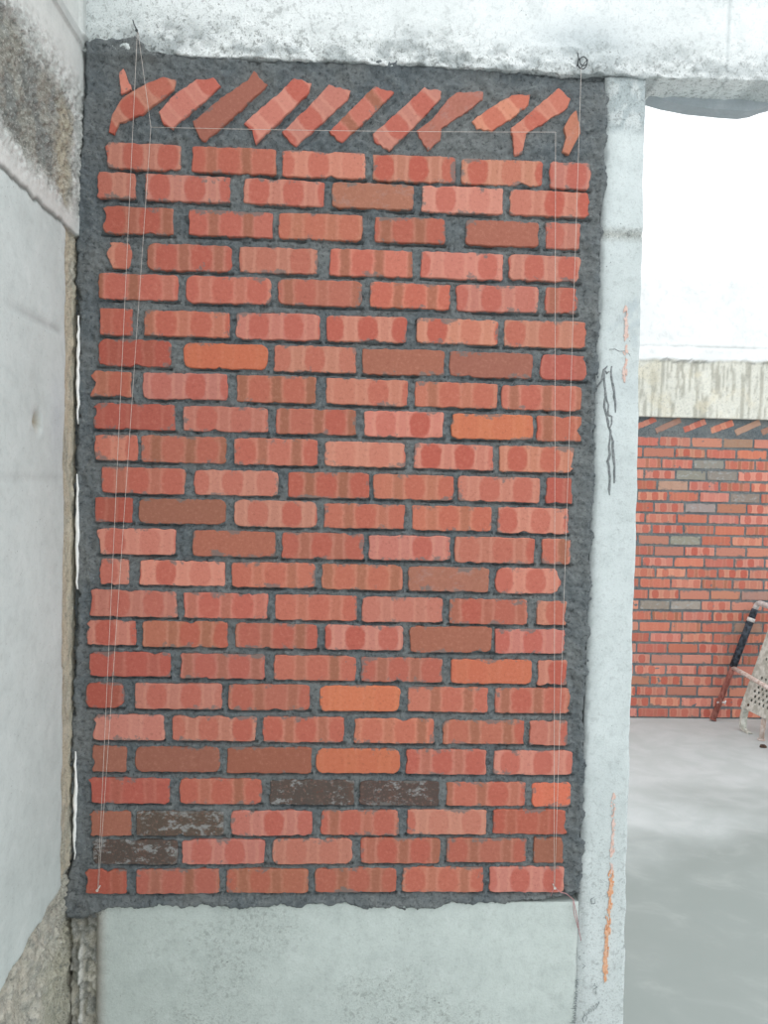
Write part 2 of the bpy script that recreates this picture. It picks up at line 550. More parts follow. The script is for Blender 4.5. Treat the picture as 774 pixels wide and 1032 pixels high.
BORDER = {
    'left': [(0.54,-0.679),(0.628,-0.675),(0.703,-0.661),(0.802,-0.662),(0.926,-0.668),(1.025,-0.668),(1.124,-0.662),(1.222,-0.655),(1.344,-0.656),(1.49,-0.657),(1.634,-0.659),(1.778,-0.657),(1.922,-0.656),(2.064,-0.657),(2.217,-0.665),(2.323,-0.659),(2.463,-0.651),(2.58,-0.64),(2.668,-0.636)],
    'right': [(0.601,0.599),(0.704,0.601),(0.807,0.6),(0.96,0.598),(1.112,0.595),(1.264,0.598),(1.464,0.599),(1.614,0.599),(1.737,0.602),(1.811,0.597),(1.91,0.597),(2.032,0.6),(2.202,0.597),(2.347,0.602),(2.516,0.604),(2.611,0.603),(2.635,0.609)],
    'top': [(-0.648,2.658),(-0.596,2.669),(-0.527,2.675),(-0.498,2.651),(-0.433,2.645),(-0.338,2.644),(-0.244,2.639),(-0.149,2.639),(-0.03,2.649),(0.09,2.654),(0.211,2.648),(0.332,2.647),(0.479,2.639),(0.577,2.634),(0.627,2.629)],
    'bottom': [(-0.684,0.537),(-0.626,0.547),(-0.553,0.56),(-0.407,0.567),(-0.26,0.567),(-0.111,0.566),(0.013,0.569),(0.139,0.556),(0.264,0.566),(0.391,0.573),(0.518,0.581),(0.581,0.594),(0.609,0.601)],
}
BRICK_COL = {'S': (200, 131, 114), 'B': (190, 117, 99), 'R': (178, 98, 84), 'P': (166, 106, 88), 'O': (202, 116, 88),
             'D': (90, 80, 74), 'M': (170, 112, 96)}
BRICK_PAR = {'S': (1.0, 0.12, 0.0), 'B': (0.75, 1.0, 0.0), 'R': (0.5, 0.3, 0.0), 'P': (0.0, 0.0, 0.0), 'O': (0.2, 0.1, 0.0),
             'D': (0.0, 0.15, 0.55), 'M': (0.0, 0.2, 0.12)}


def border_at(side, v):
    t = BORDER[side]
    return np.interp(v, [a for a, _ in t], [b for _, b in t]) + {'left': -0.009, 'right': 0.009, 'top': 0.003, 'bottom': 0.0}[side]


# ================================================================== setting
# ---- floor
fx = np.linspace(-3.2, 5.2, 85)
fy = np.linspace(-4.2, 3.6, 79)
Fx, Fy = np.meshgrid(fx, fy, indexing='ij')
Fz = (fbm(Fx * 1.3, Fy * 1.3, 2) - 0.5) * 0.006
Fz = np.minimum(Fz, 0.0)
fl = gridmesh('floor', np.stack([Fx, Fy, Fz], -1), M_FLR, back=(2, -0.12))
tag(fl, kind='structure')


def face_y(name, xs, zs, y, depth, hfun, cfun, x1fun=None, z0fun=None):
    """upright slab whose front faces -Y; hfun gives relief (m, towards the viewer), cfun colour and pitting"""
    X, Z = np.meshgrid(xs, zs, indexing='ij')
    if x1fun is not None:
        k = (X - xs[0]) / (xs[-1] - xs[0])
        X = xs[0] + k * (x1fun(Z) - xs[0])
    if z0fun is not None:
        k = (Z - zs[0]) / (zs[-1] - zs[0])
        z0 = z0fun(X)
        Z = z0 + k * (zs[-1] - z0)
    h = hfun(X, Z)
    col, par = cfun(X, Z)
    P = np.stack([X, y - h, Z], -1)
    cp = np.stack([par, par * 0, par * 0], -1)
    o = gridmesh(name, P, M_CON, {'col': col, 'cpar': cp}, back=(1, y + depth))
    return tag(o, kind='structure')


# ---- column on the right of the brickwork
def col_h(X, Z):
    h = (fbm(X * 14, Z * 14, 1) - 0.5) * 0.004
    crack = np.exp(-((Z - (2.262 + 0.006 * np.sin(X * 70))) / 0.009) ** 2)
    h = h + crack * ((fbm(X * 90, Z * 90, 3) - 0.62) * 0.03)
    h = h - 0.004 * sstep(0.62, 0.605, X) * fbm(X * 40, Z * 40, 5)
    return h


def col_c(X, Z):
    c = vcol(X.shape, (214, 222, 222))
    c = blend(c, 0.9 * sstep(2.505, 2.525, Z + 0.02 * (fbm(X * 30, Z * 30, 2) - 0.5)), (176, 187, 190))
    c = blend(c, 0.7 * sstep(2.505, 2.525, Z) * sstep(0.54, 0.62, fbm(X * 40, Z * 26, 8)), (226, 232, 232))
    c = blend(c, 0.55 * sstep(2.24, 2.2, Z) * sstep(1.8, 2.1, Z) * sstep(0.5, 0.56, fbm(X * 16, Z * 16, 4)), (184, 196, 202))
    c = blend(c, 0.8 * np.exp(-((Z - 2.262) / 0.012) ** 2), (172, 174, 168))
    wear = sstep(0.64, 0.60, X + 0.03 * (fbm(X * 20, Z * 12, 6) - 0.5))
    c = blend(c, 0.35 * wear, (140, 146, 146))
    c = blend(c, 0.75 * sstep(0.616, 0.606, X + 0.016 * (fbm(X * 40, Z * 22, 3) - 0.55)) * sstep(0.55, 0.6, Z), (132, 137, 138))
    par = 0.25 + 0.5 * sstep(2.5, 2.54, Z) + 0.9 * np.exp(-((Z - 2.262) / 0.014) ** 2) + 0.25 * sstep(0.9, 0.6, Z)
    return c, np.clip(par, 0, 1)


column = face_y('concrete_column', np.linspace(0.602, 0.72, 22), np.linspace(0, 2.642, 265), 0.0, 0.125, col_h, col_c,
                x1fun=lambda z: np.interp(z, [0.25, 1.47, 2.63], [0.727, 0.717, 0.702]) + (fbm(z * 16, z * 0, 7) - 0.5) * 0.008)


# ---- beam over the brickwork and the opening
def bot_rough(X, Z):
    return sstep(0.11, 0.0, Z - 2.64 - 0.05 * (fbm(X * 9, Z * 4, 2) - 0.4)) * sstep(2.2, 0.2, X)


def beam_h(X, Z):
    r = bot_rough(X, Z)
    return (fbm(X * 12, Z * 12, 1) - 0.5) * 0.003 + r * (fbm(X * 60, Z * 60, 3, 5) - 0.52) * 0.03


def beam_c(X, Z):
    c = vcol(X.shape, (246, 250, 250))
    r = bot_rough(X, Z)
    c = blend(c, 0.75 * r * sstep(0.47, 0.6, fbm(X * 18, Z * 30, 5)), (168, 176, 178))
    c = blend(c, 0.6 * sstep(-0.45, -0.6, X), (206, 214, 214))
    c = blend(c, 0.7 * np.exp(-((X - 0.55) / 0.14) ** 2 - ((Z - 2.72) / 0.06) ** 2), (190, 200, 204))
    c = blend(c, 0.8 * np.exp(-((X - 0.900) / 0.0025) ** 2), (176, 184, 186))
    return c, np.clip(0.25 + 0.75 * r + 0.4 * sstep(0.2, -0.3, X), 0, 1)


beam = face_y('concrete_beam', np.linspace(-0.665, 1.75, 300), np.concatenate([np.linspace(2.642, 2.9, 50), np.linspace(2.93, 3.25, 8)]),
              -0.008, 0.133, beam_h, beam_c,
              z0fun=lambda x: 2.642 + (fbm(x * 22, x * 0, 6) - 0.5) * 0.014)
sp_ = MB()
hump = [(0.735, 2.645), (0.79, 2.632), (0.86, 2.622), (0.95, 2.617), (1.0, 2.616), (1.03, 2.622), (1.06, 2.634), (1.10, 2.645)]
sp_.prism(hump, 0.085, 0.130, col=list(lin(176, 184, 190)), cpar=[0.1, 0, 0])
sp_.att = {'col': [lin(176, 184, 190)] * len(sp_.v), 'cpar': [(0.1, 0, 0)] * len(sp_.v)}
sp_.build('sagging_mortar', M_CON, beam)


# ---- low kerb under the brickwork
def kerb_h(X, Z):
    return (fbm(X * 10, Z * 10, 4) - 0.5) * 0.003 - 0.012 * sstep(-0.598, -0.612, X + 0.012 * (fbm(X * 50, Z * 50, 2) - 0.5))


def kerb_c(X, Z):
    c = vcol(X.shape, (204, 213, 209))
    c = blend(c, 0.35 * sstep(0.2, -0.5, X), (184, 194, 189))
    c = blend(c, 0.6 * sstep(-0.575, -0.612, X), (176, 160, 150))
    return c, 0.18 + 0.35 * sstep(0.45, 0.6, fbm(X * 4, Z * 4, 3))


face_y('concrete_kerb', np.linspace(-0.612, 0.603, 122), np.linspace(0, 0.578, 60), 0.002, 0.12, kerb_h, kerb_c)


# ---- left wall: panel cast first, rough beam band over it, broken foot below, open joint next to the brickwork
ys = np.concatenate([np.linspace(-2.8, -0.62, 40), np.linspace(-0.61, 0.14, 230)])
zs = np.concatenate([np.linspace(0, 0.4, 16), np.linspace(0.41, 0.75, 68), np.linspace(0.765, 2.05, 90), np.linspace(2.06, 2.78, 220), np.linspace(2.8, 3.25, 10)])
Y, Z = np.meshgrid(ys, zs, indexing='ij')
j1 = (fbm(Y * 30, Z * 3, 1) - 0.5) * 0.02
j2 = (fbm(Y * 24, Z * 24, 2) - 0.5) * 0.05
up = sstep(2.204, 2.210, Z + j1)                         # band above the panel
groove = np.exp(-((Z - 2.205 + j1) / 0.0042) ** 2)
foot = sstep(0.640, 0.630, Z + 1.2 * j1 - 0.14 * (np.clip(Y, -0.6, 0) + 0.3))
strip = sstep(-0.088, -0.078, Y + 0.5 * j2 * sstep(2.3, 2.1, Z)) * (1 - up)
patch = sstep(2.255, 2.30, Z + j2 + 0.12 * np.clip(Y + 0.25, -0.3, 0.3)) * sstep(2.50, 2.46, Z + j2 + 0.18 * np.clip(Y + 0.28, -0.3, 0)) * sstep(-0.045, -0.09, Y + j2)
ledge = sstep(2.644, 2.648, Z) * sstep(2.676, 2.672, Z)
cornerstrip = sstep(-0.035, -0.028, Y) * sstep(2.66, 2.67, Z)
rough1 = 0.55 * (fbm(Y * 60, Z * 60, 3, 5) - 0.5) + 0.6 * (fbm(Y * 150, Z * 150, 7, 3) - 0.5)
rough2 = fbm(Y * 26, Z * 26, 6, 5) - 0.5
rim = sstep(2.21, 2.30, Z) * sstep(2.60, 2.48, Z)
h = (fbm(Y * 8, Z * 8, 5) - 0.5) * 0.003
h = h + up * 0.001 - groove * 0.004 + rim * rough1 * 0.022 - patch * (0.006 - 0.016 * rough2)
h = h - strip * (0.009 - 0.018 * rough1) - foot * (0.012 - 0.040 * rough2 - 0.015 * rough1)
h = h + 0.006 * ledge + 0.008 * cornerstrip
seam = np.exp(-((Z - 1.965 - 0.02 * (Y + 0.1)) / 0.004) ** 2) * sstep(-0.10, -0.12, Y) + 0.5 * np.exp(-((Z - 1.63) / 0.003) ** 2) * sstep(-0.09, -0.1, Y)
h = h - 0.003 * seam
holed = np.exp(-(((Y + 0.236) / 0.022) ** 2 + ((Z - 1.748) / 0.016) ** 2) ** 2)
h = h - 0.012 * holed
lc = vcol(Y.shape, (204, 214, 213))
lc = blend(lc, 0.5 * sstep(1.2, 0.6, Z), (194, 205, 202))
lc = blend(lc, up, (216, 219, 216))
lc = blend(lc, 0.8 * rim * up * sstep(0.40, 0.6, fbm(Y * 34, Z * 34, 8)), (170, 174, 170))
lc = blend(lc, 0.85 * np.exp(-((Z - 2.205 + j1) / 0.006) ** 2), (100, 102, 98))  # shade of the groove painted in as dark colour, wider than the recess
lc = blend(lc, patch, (152, 150, 140))
lc = blend(lc, patch * sstep(0.42, 0.6, fbm(Y * 14, Z * 9, 9)), (128, 130, 126))
lc = blend(lc, patch * sstep(-0.17, -0.11, Y) * 0.9, (186, 178, 156))
lc = blend(lc, strip, (196, 186, 164))
lc = blend(lc, 0.8 * strip * sstep(0.5, 0.6, fbm(Y * 40, Z * 18, 4)), (172, 168, 152))
lc = blend(lc, foot, (188, 184, 170))
lc = blend(lc, 0.6 * foot * sstep(0.5, 0.62, fbm(Y * 70, Z * 70, 4)), (150, 150, 142))
lc = blend(lc, 0.7 * foot * sstep(-0.20, -0.12, Y) * sstep(0.55, 0.5, Z), (178, 174, 154))
lc = blend(lc, 0.9 * holed, (150, 140, 116))
lc = blend(lc, 0.45 * np.exp(-(((Y + 0.13) / 0.04) ** 2) - ((Z - 1.76) / 0.10) ** 2), (178, 188, 196))
lc = blend(lc, 0.7 * (ledge + cornerstrip).clip(0, 1), (186, 190, 188))
lc = blend(lc, 0.5 * seam, (150, 156, 156))
par = np.clip(0.12 + 0.75 * rim + 0.5 * patch + 0.6 * foot + 0.5 * strip, 0, 1)
LX = np.interp(Z, [0, 0.6, 2.2, 2.6, 3.2], [-0.664, -0.664, -0.664, -0.657, -0.654])
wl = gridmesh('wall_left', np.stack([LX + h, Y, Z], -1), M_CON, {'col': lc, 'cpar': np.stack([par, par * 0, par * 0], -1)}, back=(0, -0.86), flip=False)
tag(wl, kind='structure')
for z0, z1 in ((2.02, 1.76), (1.64, 1.36), (0.96, 0.69)):  # white strips standing in for daylight through the gap beside the brickwork
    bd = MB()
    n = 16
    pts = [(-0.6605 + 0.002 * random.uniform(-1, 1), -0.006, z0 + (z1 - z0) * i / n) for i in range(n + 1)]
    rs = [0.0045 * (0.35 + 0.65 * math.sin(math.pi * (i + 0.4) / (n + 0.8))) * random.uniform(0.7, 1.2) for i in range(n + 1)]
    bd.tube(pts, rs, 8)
    bd.build('gap_daylight', M_GAPLIGHT, wl)

# broken joint between the kerb and the left wall
X, Z = np.meshgrid(np.linspace(-0.675, -0.604, 22), np.linspace(0, 0.62, 130), indexing='ij')
hj = (fbm(X * 90, Z * 70, 5, 5) - 0.55) * 0.040 - 0.014 + 0.012 * np.exp(-((X + 0.652) / 0.004) ** 2) * sstep(0.5, 0.46, Z)
cj = vcol(X.shape, (182, 178, 164))
cj = blend(cj, sstep(0.48, 0.6, fbm(X * 50, Z * 30, 7)), (146, 146, 138))
cj = blend(cj, 0.9 * sstep(0.50, 0.56, Z + 0.05 * (fbm(X * 30, Z * 30, 3) - 0.5)), (112, 110, 104))
cj = blend(cj, 0.9 * np.exp(-((X + 0.652) / 0.005) ** 2) * sstep(0.5, 0.46, Z), (214, 214, 208))
jt = gridmesh('trim_1', np.stack([X, 0.004 - hj, Z], -1), M_CON, {'col': cj, 'cpar': np.stack([0 * X + 0.7, X * 0, X * 0], -1)}, back=(1, 0.11))
tag(jt, kind='structure')

# ================================================================== brick infill panel
panel = empty('brick_panel', (0, 0.05, 0.578))
tag(panel, 'near red brick panel with dark grey mortar, filling the concrete frame beside the column', 'brick wall')


def brick_outline(hx, hz, seed, ragged=(0, 0)):
    r_ = random.Random(seed)
    rad = min(hz * 0.8, r_.choice([0.004, 0.005, 0.006, 0.007, 0.010, 0.016]))
    pts = []
    corners = [(hx - rad, hz - rad, 0), (-hx + rad, hz - rad, 90), (-hx + rad, -hz + rad, 180), (hx - rad, -hz + rad, 270)]
    raw = []
    for cx, cz, a0 in corners:
        for k in range(4):
            a = R(a0 + 30 * k)
            raw.append((cx + rad * math.cos(a), cz + rad * math.sin(a)))
    n = len(raw)
    for i in range(n):
        a, b = raw[i], raw[(i + 1) % n]
        L = math.hypot(b[0] - a[0], b[1] - a[1])
        k = max(1, int(L / 0.007))
        for q in range(k):
            pts.append((a[0] + (b[0] - a[0]) * q / k, a[1] + (b[1] - a[1]) * q / k))
    chips = [(r_.uniform(-hx, hx), r_.choice([-hz, hz]), r_.uniform(0.006, 0.016), r_.uniform(0.15, 0.6)) for _ in range(r_.choice([0, 0, 1, 1, 2]))]
    out = []
    for x, z in pts:
        e = (vnoise(x * 90 + seed * 3.1, z * 90 + seed * 1.7, 1) - 0.5) * 0.0030 + (vnoise(x * 260 + seed, z * 260, 2) - 0.5) * 0.0014
        ln = math.hypot(x / hx, z / hz)
        nx, nz = (0.0, math.copysign(1, z)) if abs(z) / hz > abs(x) / hx else (math.copysign(1, x), 0.0)
        sh = 0.0
        for cx, cz, rr, am in chips:
            d = math.hypot(x - cx, z - cz)
            if d < rr:
                sh += (rr - d) * am
        rg = ragged[0] if x < -hx * 0.9 else (ragged[1] if x > hx * 0.9 else 0)
        if rg:
            sh += rg * max(0.0, float(vnoise(z * 55 + seed * 1.3, seed * 0.37, 4)) * 1.2 - 0.2 + 0.25 * (float(vnoise(z * 170, seed * 0.7, 5)) - 0.5))
        out.append((x + float(e) * nx - sh * (nx if nx else 0), z + float(e) * nz - sh * nz))
    # keep the outline running round once, without folds
    keep, last, first = [], None, None
    for x, z in out:
        g = math.atan2(z / hz, x / hx)
        if first is None:
            first = last = g
            keep.append((x, z))
            continue
        while g < first - 1e-6:
            g += 2 * math.pi
        if last + 0.004 < g < first + 2 * math.pi - 0.004 and g - last < 1.0:
            keep.append((x, z))
            last = g
    return keep


def put_brick(mb, cx, cz, ang, poly, hx, hz, typ, seed, yface, ydeep, tint=1.0, colmap=None):
    """poly in the brick's own s, t; extruded from the bed to a slightly eased face"""
    r_ = random.Random(seed * 13 + 5)
    ca, sa = math.cos(ang), math.sin(ang)
    n = len(poly)
    vs, buv = [], []
    ty, tz = r_.uniform(-0.010, 0.010), r_.uniform(-0.02, 0.02)
    for ring, (ins, y) in enumerate(((0.0, ydeep), (0.0, yface + 0.0022), (0.0018, yface))):
        for s, t in poly:
            k = max(0.0, 1 - ins / max(1e-4, math.hypot(s, t)))
            q1, q2 = s * (1 - ins / hx), t * (1 - ins / hz)
            yy = y + (ty * s + tz * t if ring else 0)
            vs.append((cx + q1 * ca - q2 * sa, yy, cz + q1 * sa + q2 * ca))
            buv.append((q1, q2, seed * 0.731))
    fs = []
    for k in range(2):
        for i in range(n):
            j = (i + 1) % n
            fs.append((k * n + i, k * n + j, (k + 1) * n + j, (k + 1) * n + i))
    if abs(ang) < 0.1:
        vs.append((cx, yface, cz))
        buv.append((0.0, 0.0, seed * 0.731))
        fs += [(2 * n + i, 2 * n + (i + 1) % n, 3 * n) for i in range(n)]
    else:
        fs.append(tuple(2 * n + i for i in range(n)))
    c = (colmap or BRICK_COL)[typ]
    v = r_.uniform(0.93, 1.06) * tint
    c = lin(min(255, c[0] * v * r_.uniform(0.98, 1.02)), min(255, c[1] * v * r_.uniform(0.98, 1.03)), min(255, c[2] * v * r_.uniform(0.97, 1.03)))
    p = BRICK_PAR[typ]
    p = (p[0] * r_.uniform(0.6, 1.0), p[1] * r_.uniform(0.5, 1.0), p[2])
    mb.add(vs, [f[::-1] for f in fs], False, buv=buv, bdim=(hx, hz, r_.uniform(0, 1)), bcol=c, bpar=p)


BOXES = []            # brick footprints for shaping the mortar: cx, cz, ang, hx, hz
bw = MB()
seed = 1
for k, (zl, zr, spans, types) in enumerate(COURSES):
    xa, xb = spans[0][0], spans[-1][1]
    for i, ((x0, x1), ty) in enumerate(zip(spans, types)):
        cx = 0.5 * (x0 + x1)
        cz = zl + (zr - zl) * (cx - xa) / (xb - xa)
        hx, hz = 0.5 * (x1 - x0), 0.0315 + random.uniform(-0.0012, 0.001)
        ang = random.uniform(-0.008, 0.008)
        rag = (0.014 if i == 0 and random.random() < 0.6 else 0.003, 0.012 if i == len(spans) - 1 and random.random() < 0.6 else 0.003)
        poly = brick_outline(hx, hz, seed, rag)
        put_brick(bw, cx, cz, ang, poly, hx, hz, ty, seed, -0.0045 + random.uniform(-0.0012, 0.0012), 0.045)
        BOXES.append((cx, cz, ang, hx, hz))
        seed += 1
bw.build('brickwork', M_BRK, panel)

sl = MB()
SL_T = "SSSPSSBSMSSM"
for i, poly in enumerate(SLANTED):
    a = R(42)
    ca, sa = math.cos(a), math.sin(a)
    cx = sum(p[0] for p in poly) / len(poly)
    cz = sum(p[1] for p in poly) / len(poly)
    loc = []
    n = len(poly)
    for q in range(n):
        p0, p1 = poly[q], poly[(q + 1) % n]
        kk = max(1, int(math.hypot(p1[0] - p0[0], p1[1] - p0[1]) / 0.008))
        for j in range(kk):
            x = p0[0] + (p1[0] - p0[0]) * j / kk - cx
            z = p0[1] + (p1[1] - p0[1]) * j / kk - cz
            s, t = x * ca + z * sa, -x * sa + z * ca
            e = (random.random() - 0.5) * 0.0042
            loc.append((s + e, t + e * 0.6))
    hx = max(abs(s) for s, t in loc)
    hz = max(abs(t) for s, t in loc)
    # polygons run clockwise or not: make them run like the level bricks
    ar = sum(loc[q][0] * loc[(q + 1) % len(loc)][1] - loc[(q + 1) % len(loc)][0] * loc[q][1] for q in range(len(loc)))
    if ar < 0:
        loc = loc[::-1]
    put_brick(sl, cx, cz, a, loc, hx, hz, SL_T[i], 400 + i, -0.0065, 0.045, 1.03)
    BOXES.append((cx, cz, a, hx * 0.94, min(hz, 0.030)))
sl.build('slanted_course', M_BRK, panel)

# ---- mortar bed: raked joints between bricks, buttered out over the frame at the rim
xs = np.arange(-0.712, 0.640, 0.0032)
zs = np.arange(0.520, 2.705, 0.0032)
X, Z = np.meshgrid(xs, zs, indexing='ij')
dist = np.full(X.shape, 0.2)
below = np.zeros(X.shape)
for cx, cz, ang, hx, hz in BOXES:
    i0, i1 = np.searchsorted(xs, [cx - hx - 0.07, cx + hx + 0.07])
    k0, k1 = np.searchsorted(zs, [cz - hx - 0.07, cz + hx + 0.07]) if abs(ang) > 0.1 else np.searchsorted(zs, [cz - hz - 0.07, cz + hz + 0.07])
    dx, dz = X[i0:i1, k0:k1] - cx, Z[i0:i1, k0:k1] - cz
    ca, sa = math.cos(ang), math.sin(ang)
    s, t = dx * ca + dz * sa, -dx * sa + dz * ca
    qx, qz = np.abs(s) - hx, np.abs(t) - hz
    d = np.hypot(np.maximum(qx, 0), np.maximum(qz, 0)) + np.minimum(np.maximum(qx, qz), 0)
    dist[i0:i1, k0:k1] = np.minimum(dist[i0:i1, k0:k1], d)
    b = np.exp(-((t + hz + 0.003) / 0.003) ** 2) * (qx < 0.002) * (0.3 if abs(ang) > 0.1 else 1.0)
    below[i0:i1, k0:k1] = np.maximum(below[i0:i1, k0:k1], b)
lump = fbm(X * 45, Z * 60, 1, 5) - 0.5
lump2 = fbm(X * 130, Z * 150, 6, 3) - 0.5
low = fbm(X * 12, Z * 12, 4) - 0.5
hm = -0.0010 + lump * 0.014 + lump2 * 0.007
hm = hm - below * (0.013 * sstep(0.30, 0.55, fbm(X * 22, Z * 5, 9)) + 0.002)
hm = hm + sstep(0.010, 0.028, dist) * (0.0045 + low * 0.006)
hm = np.minimum(hm, np.where(dist < 0.001, 0.0005 + (lump * 0.004), 1.0))
wob = (fbm(X * 26, Z * 26, 8) - 0.5) * 0.024 + (fbm(X * 90, Z * 90, 2) - 0.5) * 0.014
ins = np.minimum(np.minimum(X - border_at('left', Z), border_at('right', Z) - X),
                 np.minimum(Z - border_at('bottom', X), border_at('top', X) - Z)) + wob
over = sstep(0.035, 0.012, ins) * np.maximum(Z < 2.62, sstep(-0.46, -0.49, X))             # buttered over the face of the frame
hm = np.maximum(hm, np.where(dist > 0.004, (0.0045 + 0.5 * lump2 * 0.006) * over - 0.02 * (1 - over), -1))
edge = sstep(-0.003, 0.006, ins)
hm = np.where(dist > 0.006, hm * edge + (-0.014) * (1 - edge), hm)
hm = hm + 0.011 * sstep(2.62, 2.635, Z) * sstep(-0.46, -0.50, X) * edge
hm = np.where((X > 0.0) & (Z > 2.60) & (ins > 0), hm - 0.008 * sstep(0.0, 0.5, X) * sstep(2.60, 2.63, Z), hm)
keep = ins > -0.010
idx = np.arange(X.size).reshape(X.shape)
cell = keep[:-1, :-1] & keep[1:, :-1] & keep[1:, 1:] & keep[:-1, 1:]
quads = np.stack([idx[:-1, :-1], idx[1:, :-1], idx[1:, 1:], idx[:-1, 1:]], -1)[cell]
used = np.unique(quads)
remap = np.zeros(X.size, int)
remap[used] = np.arange(len(used))
mm = MB()
mm.add(np.stack([X, -hm, Z], -1).reshape(-1, 3)[used], remap[quads].tolist(), True)
mm.box(-0.652, 0.594, 0.018, 0.112, 0.584, 2.634)
mm.build('mortar_bed', M_MOR, panel)

# ---- marks on the column
def strokes(name, lines, mat, parent, rad, label, y=0.0, squash=0.5):
    mb = MB()
    for ln in lines:
        pts = []
        for (x0, z0), (x1, z1) in zip(ln[:-1], ln[1:]):
            k = max(1, int(math.hypot(x1 - x0, z1 - z0) / 0.012))
            for q in range(k):
                pts.append((x0 + (x1 - x0) * q / k + random.uniform(-1, 1) * rad * 0.35, y - 0.0006, z0 + (z1 - z0) * q / k))
        pts.append((ln[-1][0], y - 0.0006, ln[-1][1]))
        if len(pts) < 2:
            continue
        rs = [rad * random.uniform(0.65, 1.2) for _ in pts]
        rs[0] *= 0.5
        rs[-1] *= 0.4
        mb.tube(pts, rs, 8)
    mb.v = [(x, y + (yy - y) * squash - 0.0004, z) for x, yy, z in mb.v]
    o = mb.build(name, mat, parent)
    if label:
        o['label'] = label
    return o


CRACKS = [[(0.631, 1.938), (0.623, 1.928), (0.617, 1.9), (0.605, 1.883)],
          [(0.623, 1.93), (0.625, 1.891), (0.628, 1.866), (0.636, 1.842), (0.637, 1.817), (0.645, 1.813), (0.646, 1.795), (0.641, 1.783), (0.65, 1.751), (0.653, 1.719), (0.657, 1.689), (0.658, 1.647)],
          [(0.623, 1.93), (0.629, 1.92), (0.636, 1.925)],
          [(0.628, 1.866), (0.627, 1.837), (0.635, 1.812), (0.638, 1.788), (0.644, 1.776), (0.642, 1.738), (0.646, 1.719), (0.641, 1.701), (0.647, 1.664), (0.647, 1.617)],
          [(0.641, 1.938), (0.641, 1.923), (0.647, 1.886), (0.654, 1.85), (0.655, 1.823)]]
strokes('cement_dribble', CRACKS, M_CRK, column, 0.0032, 'dark grey dribbles of cement')
strokes('hairline_crack', [[(0.634, 1.979), (0.649, 1.98), (0.659, 1.975), (0.674, 1.976), (0.685, 1.969), (0.690, 1.957)]], M_CRK, column, 0.0009, None)


def chalk(name, pts, mat, wid, dens, label):
    mb = MB()
    rr = random.Random(5)
    for (x0, z0), (x1, z1) in zip(pts[:-1], pts[1:]):
        L = abs(z1 - z0)
        for q in range(int(L * dens)):
            k = rr.random()
            x = x0 + (x1 - x0) * k + rr.gauss(0, wid * 0.36)
            z = z0 + (z1 - z0) * k
            a, b = rr.uniform(0.0008, 0.0024), rr.uniform(0.002, 0.010)
            n = 7
            poly = [(x + a * math.cos(2 * math.pi * i / n) * rr.uniform(0.7, 1.3), z + b * math.sin(2 * math.pi * i / n) * rr.uniform(0.7, 1.3)) for i in range(n)]
            y = -0.0022 - rr.random() * 0.0004
            mb.prism(poly, y, 0.001)
    o = mb.build(name, mat, column)
    o['label'] = label
    return o


chalk('chalk_line', [(0.685, 0.859), (0.685, 0.653)], M_ORGF, 0.006, 300, 'faint orange chalk line')
chalk('chalk_line', [(0.686, 0.66), (0.684, 0.58), (0.678, 0.472), (0.676, 0.368)], M_ORG, 0.008, 620, 'orange chalk line')
chalk('chalk_line', [(0.673, 2.083), (0.677, 1.985), (0.674, 1.90)], M_ORGF, 0.006, 420, 'faint orange chalk line')

# pencilled note running upwards at the foot of the column, with a doodle beside it
note = []
zc = 0.262
for ch in 'bondusr.se':
    if ch == '.':
        zc += 0.006
        continue
    hgt = 0.016 if ch in 'bd' else 0.009
    base = 0.604 + (zc - 0.262) * 0.05
    note.append([(base, zc), (base - hgt, zc + 0.001), (base - 0.002, zc + 0.002), (base - 0.008, zc + 0.005), (base - 0.003, zc + 0.009), (base, zc + 0.006), (base - 0.001, zc + 0.011)])
    zc += 0.0125
note.append([(0.611, 0.428), (0.607, 0.434), (0.612, 0.440)])
note.append([(0.618, 0.405), (0.624, 0.412), (0.616, 0.418)])
note.append([(0.648, 0.350), (0.658, 0.356), (0.650, 0.362), (0.646, 0.357)])
note.append([(0.655, 0.338), (0.656, 0.352)])
for i in range(5):
    note.append([(0.632 + 0.006 * i, 0.282 + 0.004 * i), (0.640 + 0.006 * i, 0.300 + 0.004 * i), (0.637 + 0.006 * i, 0.290 + 0.007 * i)])
note.append([(0.627, 0.262), (0.622, 0.272), (0.628, 0.284), (0.635, 0.276), (0.630, 0.266)])
note.append([(0.642, 0.592), (0.634, 0.586), (0.636, 0.574), (0.645, 0.576), (0.644, 0.588)])
strokes('pencil_writing', note, M_PEN, column, 0.0011, 'grey pencil writing running upwards', y=-0.0012)


# ================================================================== setting-out strings and their fixings
def string_thing(pts, label, rad=0.00052, sag=0.0):
    mb = MB()
    full = []
    for a, b in zip(pts[:-1], pts[1:]):
        a, b = Vector(a), Vector(b)
        for i in range(12):
            k = i / 12
            p = a.lerp(b, k)
            p.z -= sag * 4 * k * (1 - k)
            full.append(p)
    full.append(Vector(pts[-1]))
    mb.tube(full, rad, 6)
    o = mb.build('guide_string', M_STR, None, origin=pts[0])
    return tag(o, label, 'string', 'setting-out strings over the brick panel')


